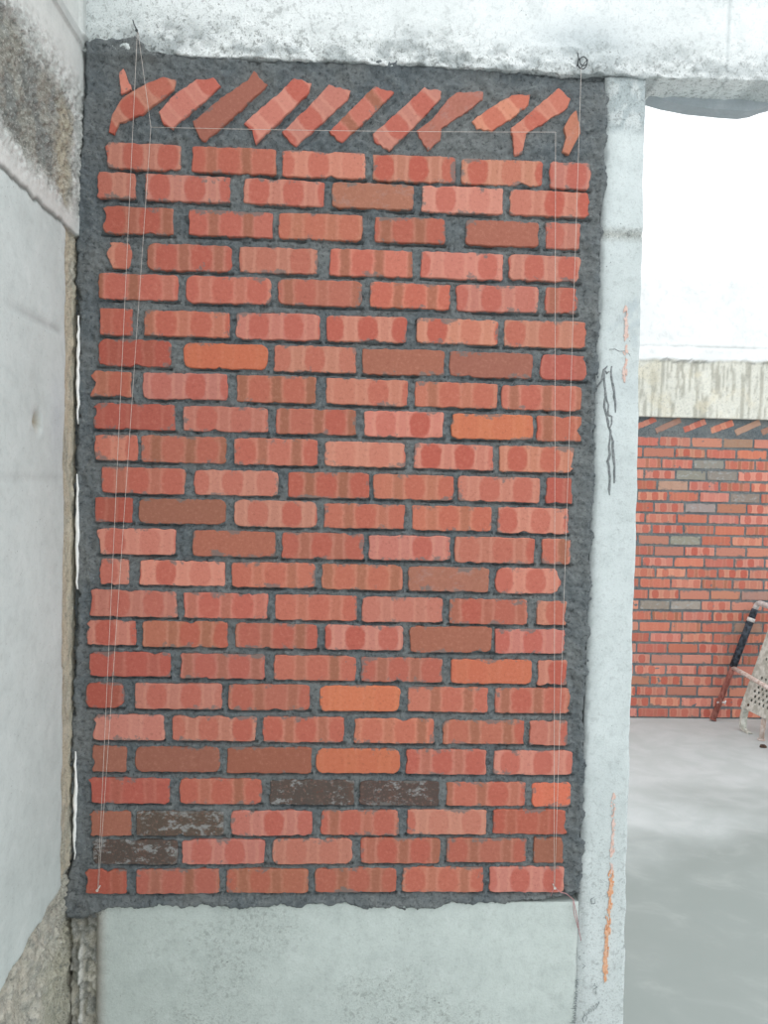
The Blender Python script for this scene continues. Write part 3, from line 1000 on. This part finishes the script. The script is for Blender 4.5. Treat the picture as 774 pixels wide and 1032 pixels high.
YS = -0.020
TL, BL = (-0.525, YS, 2.684), (-0.599, YS, 0.623)
HL, HR = (-0.491, YS, 2.465), (0.478, YS, 2.494)
TR, BR = (0.536, YS, 2.650), (0.533, YS, 0.628)
string_thing([TL, (BL[0] - 0.0008, YS, BL[2])], 'pale upright string nearest the left wall, from top left nail to bottom left nail')
string_thing([(TL[0] + 0.0015, YS, TL[2]), HL, (BL[0] + 0.0008, YS, BL[2])], 'second pale string from the left wall, bent where the level string meets it')
string_thing([HL, HR], 'pale level string stretched across the slanted top bricks', sag=0.003)
string_thing([TR, (BR[0] + 0.0008, YS, BR[2])], 'pale upright string nearest the column, hanging from the twisted wire loop')
s5 = string_thing([HR, (BR[0] - 0.0008, YS, BR[2])], 'pale upright string hanging from the right end of the level string')


def nail(px, pz, tip, label, mat):
    mb = MB()
    a = Vector((px, 0.02, pz))
    b = Vector((px + tip[0], -0.026, pz + tip[1]))
    mb.tube([a, b], 0.0016, 8)
    d = (b - a).normalized()
    mb.tube([b - d * 0.0004, b + d * 0.0012], 0.0034, 10)
    o = mb.build('nail', mat, None, origin=(px, 0.0, pz))
    return tag(o, label, 'nail')


nail(-0.527, 2.688, (0.002, -0.004), 'dark nail in the beam above the top left bricks, holding two strings', M_WIRE)
nail(BL[0], BL[2], (0, 0), 'pale nail in the bottom course at the lower left corner, where two strings meet', M_STR)
nail(BR[0], BR[2], (0, 0), 'pale nail in the bottom course at the lower right corner, trailing a pink loose end', M_STR)
mb = MB()
mb.tube([(-0.538, -0.012, 2.716), (-0.534, -0.016, 2.704), (-0.527, -0.0215, 2.690)], 0.0013, 8)
o = mb.build('wire_end', M_WIRE, None, origin=(-0.538, -0.01, 2.716))
tag(o, 'short grey wire end sticking up from the top left nail on the beam', 'wire')
mb = MB()
loop = []
for i in range(34):
    a = i / 33 * 2 * math.pi * 1.7 + 2.2
    rr = 0.013 - 0.004 * i / 33
    loop.append((0.541 + rr * math.cos(a) * 0.9, -0.010 - 0.016 * i / 33, 2.664 + rr * 1.15 * math.sin(a)))
mb.tube([(0.541, 0.015, 2.668)] + loop + [TR], 0.0013, 8)
mb.tube([(0.527, -0.014, 2.655), (0.529, -0.020, 2.670), (0.526, -0.018, 2.686)], 0.0013, 8)
o = mb.build('wire_loop', M_WIRE, None, origin=(0.541, 0.0, 2.664))
tag(o, 'dark twisted wire loop sticking out of the beam above the top right bricks', 'wire')
# loose pink ends knotted on the lower right nail
mb = MB()
mb.tube([BR, (0.550, -0.016, 0.612), (0.566, -0.010, 0.606), (0.586, -0.008, 0.590), (0.594, -0.007, 0.560), (0.600, -0.006, 0.530), (0.606, -0.005, 0.500), (0.611, -0.005, 0.480)], 0.0010, 8)
mb.tube([BR, (0.529, -0.019, 0.615), (0.527, -0.012, 0.600)], 0.0008, 8)
mb.tube([(0.586, -0.008, 0.590), (0.589, -0.007, 0.555), (0.601, -0.006, 0.515)], 0.0009, 8)
o = mb.build('loose_end', M_PINK, s5)
o.location = (-HR[0], -HR[1], -HR[2])
o['label'] = 'pink loose string end'

# ================================================================== beyond the opening
YF = 3.45
X0F, X1F = 0.2, 4.6
far = empty('brick_wall', (2.5, YF, 0))
tag(far, 'far red brick wall under the white beam, across the cement floor', 'brick wall')
FAR_COL = {'S': (206, 140, 122), 'B': (196, 128, 109), 'R': (190, 116, 100), 'P': (194, 130, 112), 'O': (204, 126, 104), 'D': (150, 142, 134), 'M': (176, 138, 122)}
fb = MB()
rf = random.Random(3)
sd = 1000


def far_outline(hx, hz, r_):
    q = r_.uniform(0.003, 0.008)
    pts = []
    for cx, cz, a0 in ((hx - q, hz - q, 0), (-hx + q, hz - q, 90), (-hx + q, -hz + q, 180), (hx - q, -hz + q, 270)):
        for k in range(3):
            a = R(a0 + 45 * k)
            pts.append((cx + q * math.cos(a) + r_.uniform(-1, 1) * 0.0015, cz + q * math.sin(a) + r_.uniform(-1, 1) * 0.0015))
    return pts


for k in range(26):
    z = 0.040 + 0.0772 * k
    off = (0.055 if k % 2 else 0.164) + rf.uniform(-0.02, 0.02)
    x = X0F - off
    while x < X1F:
        L = 0.2125 + rf.uniform(-0.006, 0.006)
        a, b = max(x, X0F), min(x + L, X1F)
        if b - a > 0.03:
            ty = rf.choices('SBRPODM', [44, 14, 14, 16, 6, 4, 3])[0]
            hx, hz = (b - a) / 2, 0.0310 + rf.uniform(-0.0015, 0.001)
            put_brick(fb, (a + b) / 2, z + rf.uniform(-0.0015, 0.0015), rf.uniform(-0.008, 0.008), far_outline(hx, hz, rf), hx, hz, ty, sd, YF - 0.004 + rf.uniform(-0.001, 0.001), YF + 0.03, 1.0, FAR_COL)
        sd += 1
        x += L + 0.012
fb.build('brickwork', M_BRK, far)
fs = MB()
x = X0F + 0.1
while x < X1F - 0.1:
    hx, hz = rf.uniform(0.082, 0.108), rf.uniform(0.019, 0.024)
    put_brick(fs, x, 2.086 + rf.uniform(-0.003, 0.003), R(24 + rf.uniform(-3, 3)), far_outline(hx, hz, rf), hx, hz, rf.choice('SSPBM'), sd, YF - 0.008, YF + 0.03, 0.97, FAR_COL)
    sd += 1
    x += rf.uniform(0.178, 0.200)
fs.build('slanted_course', M_BRK, far)
xs = np.arange(X0F, X1F + 0.001, 0.02)
zs = np.concatenate([np.arange(0.0, 2.15, 0.015), [2.15]])
X, Z = np.meshgrid(xs, zs, indexing='ij')
hf = (fbm(X * 40, Z * 50, 3) - 0.5) * 0.010 + 0.001
hf = np.where(Z > 2.03, hf + 0.004, hf)
gridmesh('mortar_bed', np.stack([X, YF - hf, Z], -1), M_MOR, parent=far, back=(1, YF + 0.10))


# white beam on top of the far wall, its lower part board-marked and stained
def fb_rough(X, Z):
    return sstep(2.545, 2.525, Z - 0.006 * (X - 2.1) + (fbm(X * 12, Z * 4, 3) - 0.5) * 0.04)


def fbeam_h(X, Z):
    r = fb_rough(X, Z)
    return (fbm(X * 6, Z * 6, 2) - 0.5) * 0.006 - r * 0.014 + r * (fbm(X * 55, Z * 4, 5, 4) - 0.5) * 0.024 - 0.006 * np.exp(-((Z - 2.63 + (fbm(X * 9, X * 0, 4) - 0.5) * 0.02) / 0.006) ** 2)


def fbeam_c(X, Z):
    c = vcol(X.shape, (250, 251, 251))
    r = fb_rough(X, Z)
    c = blend(c, r, (236, 234, 222))
    c = blend(c, r * 0.8 * sstep(0.50, 0.64, fbm(X * 45, Z * 5, 6)), (176, 172, 158))
    c = blend(c, r * 0.5 * sstep(0.5, 0.7, fbm(X * 9, Z * 9, 1)), (232, 222, 196))
    c = blend(c, 0.5 * np.exp(-((Z - 2.63) / 0.008) ** 2) * sstep(0.4, 0.6, fbm(X * 8, Z * 8, 6)), (190, 194, 194))
    c = blend(c, 0.8 * np.exp(-((Z - 2.535 + (fbm(X * 16, X * 0, 9) - 0.5) * 0.05) / 0.007) ** 2) * sstep(0.42, 0.55, fbm(X * 11, Z * 11, 2)), (140, 140, 134))
    return c, 0.05 + 0.45 * r


face_y('concrete_ring_beam', np.linspace(X0F, X1F, 330), np.linspace(2.14, 3.10, 120), YF - 0.05, 0.22, fbeam_h, fbeam_c)

# ---- leaning scaffold frame of tubes, end-on to the wall
LEAN = 0.345


def fp(z, y, dx=0.0):
    """point on the frame's plane: leans to the right as it rises"""
    return Vector((2.600 + LEAN * z + dx + (3.40 - y) * -0.09, y, z))


fr = empty('scaffold_frame', (2.60, 3.0, 0.0))
tag(fr, 'leaning tubular frame with rusty red leg and black sleeve, before the far brick wall', 'scaffold frame')
for y in (3.395, 2.20):
    mb = MB()
    mb.tube([fp(0.006, y), fp(0.40, y), fp(0.80, y)], 0.0200, 14)
    mb.tube([fp(0.006, y), fp(0.014, y)], 0.0235, 14)
    leg = mb.build('leg', M_RUST, fr)
    mb = MB()
    mb.tube([fp(0.385, y), fp(0.60, y), fp(0.715, y)], [0.0245, 0.0245, 0.0245], 14)
    mb.tube([fp(0.735, y), fp(0.80, y)], [0.0235, 0.0225], 14)
    sv = mb.build('sleeve', M_BLK, fr)
    mb = MB()
    mb.tube([fp(0.712, y), fp(0.738, y)], 0.0270, 14)
    mb.build('ring', M_STL, fr)
    # pin through the lower leg
    mb = MB()
    c = fp(0.135, y)
    mb.tube([c + Vector((-0.024, -0.01, 0)), c + Vector((0.034, -0.016, 0.004))], 0.0055, 8)
    mb.tube([c + Vector((0.030, -0.016, -0.010)), c + Vector((0.036, -0.018, 0.016))], 0.0045, 8)
    mb.build('locking_pin', M_STL, fr)
mb = MB()
arc = [fp(0.80, 3.395), fp(0.825, 3.392), fp(0.842, 3.378), fp(0.850, 3.352), fp(0.850, 3.30), fp(0.850, 2.8), fp(0.850, 2.295), fp(0.850, 2.243), fp(0.842, 2.217), fp(0.825, 2.203), fp(0.80, 2.20)]
mb.tube(arc, 0.0195, 14)
mb.build('top_bar', M_STL, fr)
mb = MB()
mb.tube([fp(0.382, 3.39), fp(0.386, 3.2), fp(0.386, 2.21)], 0.0150, 12)
mb.build('crossbar', M_TUBE, fr)

# ---- perforated steel plank leaning on the frame
pk = empty('perforated_plank', (2.70, 3.05, 0.0))
tag(pk, 'grey perforated steel plank stood on end behind the leaning tubular frame', 'scaffold plank')
E_ = Vector((0.075, -1.0, 0.0)).normalized()
U_ = Vector((0.335, 0.05, 0.94)).normalized()
N_ = E_.cross(U_).normalized()
if N_.x > 0:
    N_ = -N_
P0 = Vector((2.700, 3.200, 0.163))
W_, H_, T_ = 0.55, 0.74, 0.0025


def pw(a, b, c=0.0):
    return P0 + E_ * a + U_ * b + N_ * c


holes = []
for r_i in range(14):
    for c_i in range(10):
        a = 0.082 + c_i * 0.044 + (0.022 if r_i % 2 else 0.0)
        b = 0.068 + r_i * 0.033
        if r_i in (6, 7) or a > W_ - 0.03:
            continue
        holes.append((a, b + (0.03 if r_i > 7 else 0.0)))
# sheet as cells: each hole sits in its own cell, ringed by quads
mb = MB()
cells = {}
HR_ = 0.0105


def hole_cell(a, b, wa, wb):
    n = 16
    ring, sq = [], []
    for k in range(n):
        q = 2 * math.pi * k / n
        ca, sa = math.cos(q), math.sin(q)
        m_ = max(abs(ca), abs(sa))
        ring.append((a + HR_ * ca, b + HR_ * sa))
        sq.append((a + wa * ca / m_, b + wb * sa / m_))
    vs, fs_ = [], []
    for lay in (0.0, -T_):
        vs += [pw(x, y, lay) for x, y in ring] + [pw(x, y, lay) for x, y in sq]
    for k in range(n):
        j = (k + 1) % n
        fs_.append((k, n + k, n + j, j))
        fs_.append((2 * n + k, 2 * n + j, 3 * n + j, 3 * n + k))
        fs_.append((k, j, 2 * n + j, 2 * n + k))
    mb.add(vs, fs_)


def sheet(a0, a1, b0, b1):
    if a1 - a0 < 1e-5 or b1 - b0 < 1e-5:
        return
    vs = [pw(a, b, c) for c in (0.0, -T_) for a, b in ((a0, b0), (a1, b0), (a1, b1), (a0, b1))]
    mb.add(vs, [(0, 1, 2, 3), (7, 6, 5, 4), (0, 4, 5, 1), (1, 5, 6, 2), (2, 6, 7, 3), (3, 7, 4, 0)])


rows_ = sorted({b for _, b in holes})
wb = 0.0150
wa = 0.0150
prev = 0.0
for b in rows_:
    sheet(0, W_, prev, b - wb)
    px_ = 0.0
    for a in sorted(a for a, bb in holes if bb == b):
        sheet(px_, a - wa, b - wb, b + wb)
        hole_cell(a, b, wa, wb)
        px_ = a + wa
    sheet(px_, W_, b - wb, b + wb)
    prev = b + wb
sheet(0, W_, prev, H_)
mb.build('deck_sheet', M_PLK, pk)
# folded flanges round the sheet
mb = MB()


def bar(a0, a1, b0, b1, c0, c1):
    vs = [pw(a, b, c) for c in (c0, c1) for a, b in ((a0, b0), (a1, b0), (a1, b1), (a0, b1))]
    mb.add(vs, [(0, 1, 2, 3), (7, 6, 5, 4), (0, 4, 5, 1), (1, 5, 6, 2), (2, 6, 7, 3), (3, 7, 4, 0)])


bar(-0.004, 0.0, -0.004, H_ + 0.004, 0.002, -0.045)
bar(W_, W_ + 0.004, -0.004, H_ + 0.004, 0.002, -0.045)
bar(0.0, W_, -0.004, 0.0, 0.002, -0.045)
bar(0.0, W_, H_, H_ + 0.004, 0.002, -0.045)
mb.build('flange', M_PLK, pk)
mb = MB()
bar(0.0, W_, 0.0, H_, -0.042, -0.045)  # added sheet closing the back so the holes look dark
mb.build('light_block_sheet', M_PLK, pk)
# bolt heads in the sheet
for a, b in ((0.070, 0.030), (0.300, 0.030)):
    mb = MB()
    mb.tube([pw(a, b, -0.001), pw(a, b, 0.004)], 0.0095, 6)
    mb.build('bolt', M_CHIP, pk)
# curved end bracket the plank stands on
for a_off in (0.0, W_ - 0.04):
    prof = [(0.000, 0.02, -0.002), (-0.004, -0.04, -0.003), (-0.012, -0.090, -0.004), (-0.012, -0.135, -0.005), (0.004, -0.160, -0.006), (0.040, -0.169, -0.007), (0.085, -0.171, -0.008)]
    mb = MB()
    n = len(prof)
    vs = []
    for (a, b, c) in prof:
        q = 0.0
        sx_ = Vector((max(0.0, -b) * 0.26, 0, 0))
        for da, dc in ((0.0, 0.0), (0.0, -0.040)):
            vs.append(pw(a + a_off, b, c + dc) + sx_)
        for da, dc in ((0.028, -0.040), (0.028, 0.0)):
            k = 1.0 if b > -0.15 else 0.35
            vs.append(pw(a + a_off + da * k, b + (0.0 if b > -0.15 else 0.016), c + dc) + sx_)
    for v in vs:
        v.z = max(v.z, 0.001)
    fs_ = []
    for i in range(n - 1):
        for k in range(4):
            j = (k + 1) % 4
            fs_.append((i * 4 + k, i * 4 + j, (i + 1) * 4 + j, (i + 1) * 4 + k))
    fs_ += [(3, 2, 1, 0), tuple((n - 1) * 4 + k for k in range(4))]
    mb.add(vs, fs_)
    mb.build('end_bracket', M_PLK, pk)
for a in (0.22, 0.42):
    mb = MB()
    top = pw(a, 0.03, -0.022)
    b0_ = Vector((top.x - 0.016, top.y, 0.004))
    mb.tube([b0_, top], 0.016, 12)
    mb.tube([b0_ - Vector((0, 0, 0.003)), b0_ + Vector((0, 0, 0.006))], 0.024, 12)
    mb.build('leg', M_TUBE, pk)

# ---- scrap on the floor
mb = MB()
rr = random.Random(4)
n = 9
vs = []
for lay, (k, z) in enumerate(((1.0, 0.0), (0.9, 0.010), (0.5, 0.017))):
    for i in range(n):
        a = 2 * math.pi * i / n
        q = rr.uniform(0.75, 1.2) * k
        vs.append((2.668 + 0.026 * q * math.cos(a), 2.852 + 0.017 * q * math.sin(a), z))
fs_ = [tuple(reversed(range(n)))]
for l_ in range(2):
    for i in range(n):
        j = (i + 1) % n
        fs_.append((l_ * n + i, l_ * n + j, (l_ + 1) * n + j, (l_ + 1) * n + i))
fs_.append(tuple(2 * n + i for i in range(n)))
mb.add(vs, fs_)
o = mb.build('scrap_chip', M_CHIP, None, origin=(2.668, 2.852, 0))
tag(o, 'small dark brown scrap on the cement floor in front of the perforated plank', 'scrap')
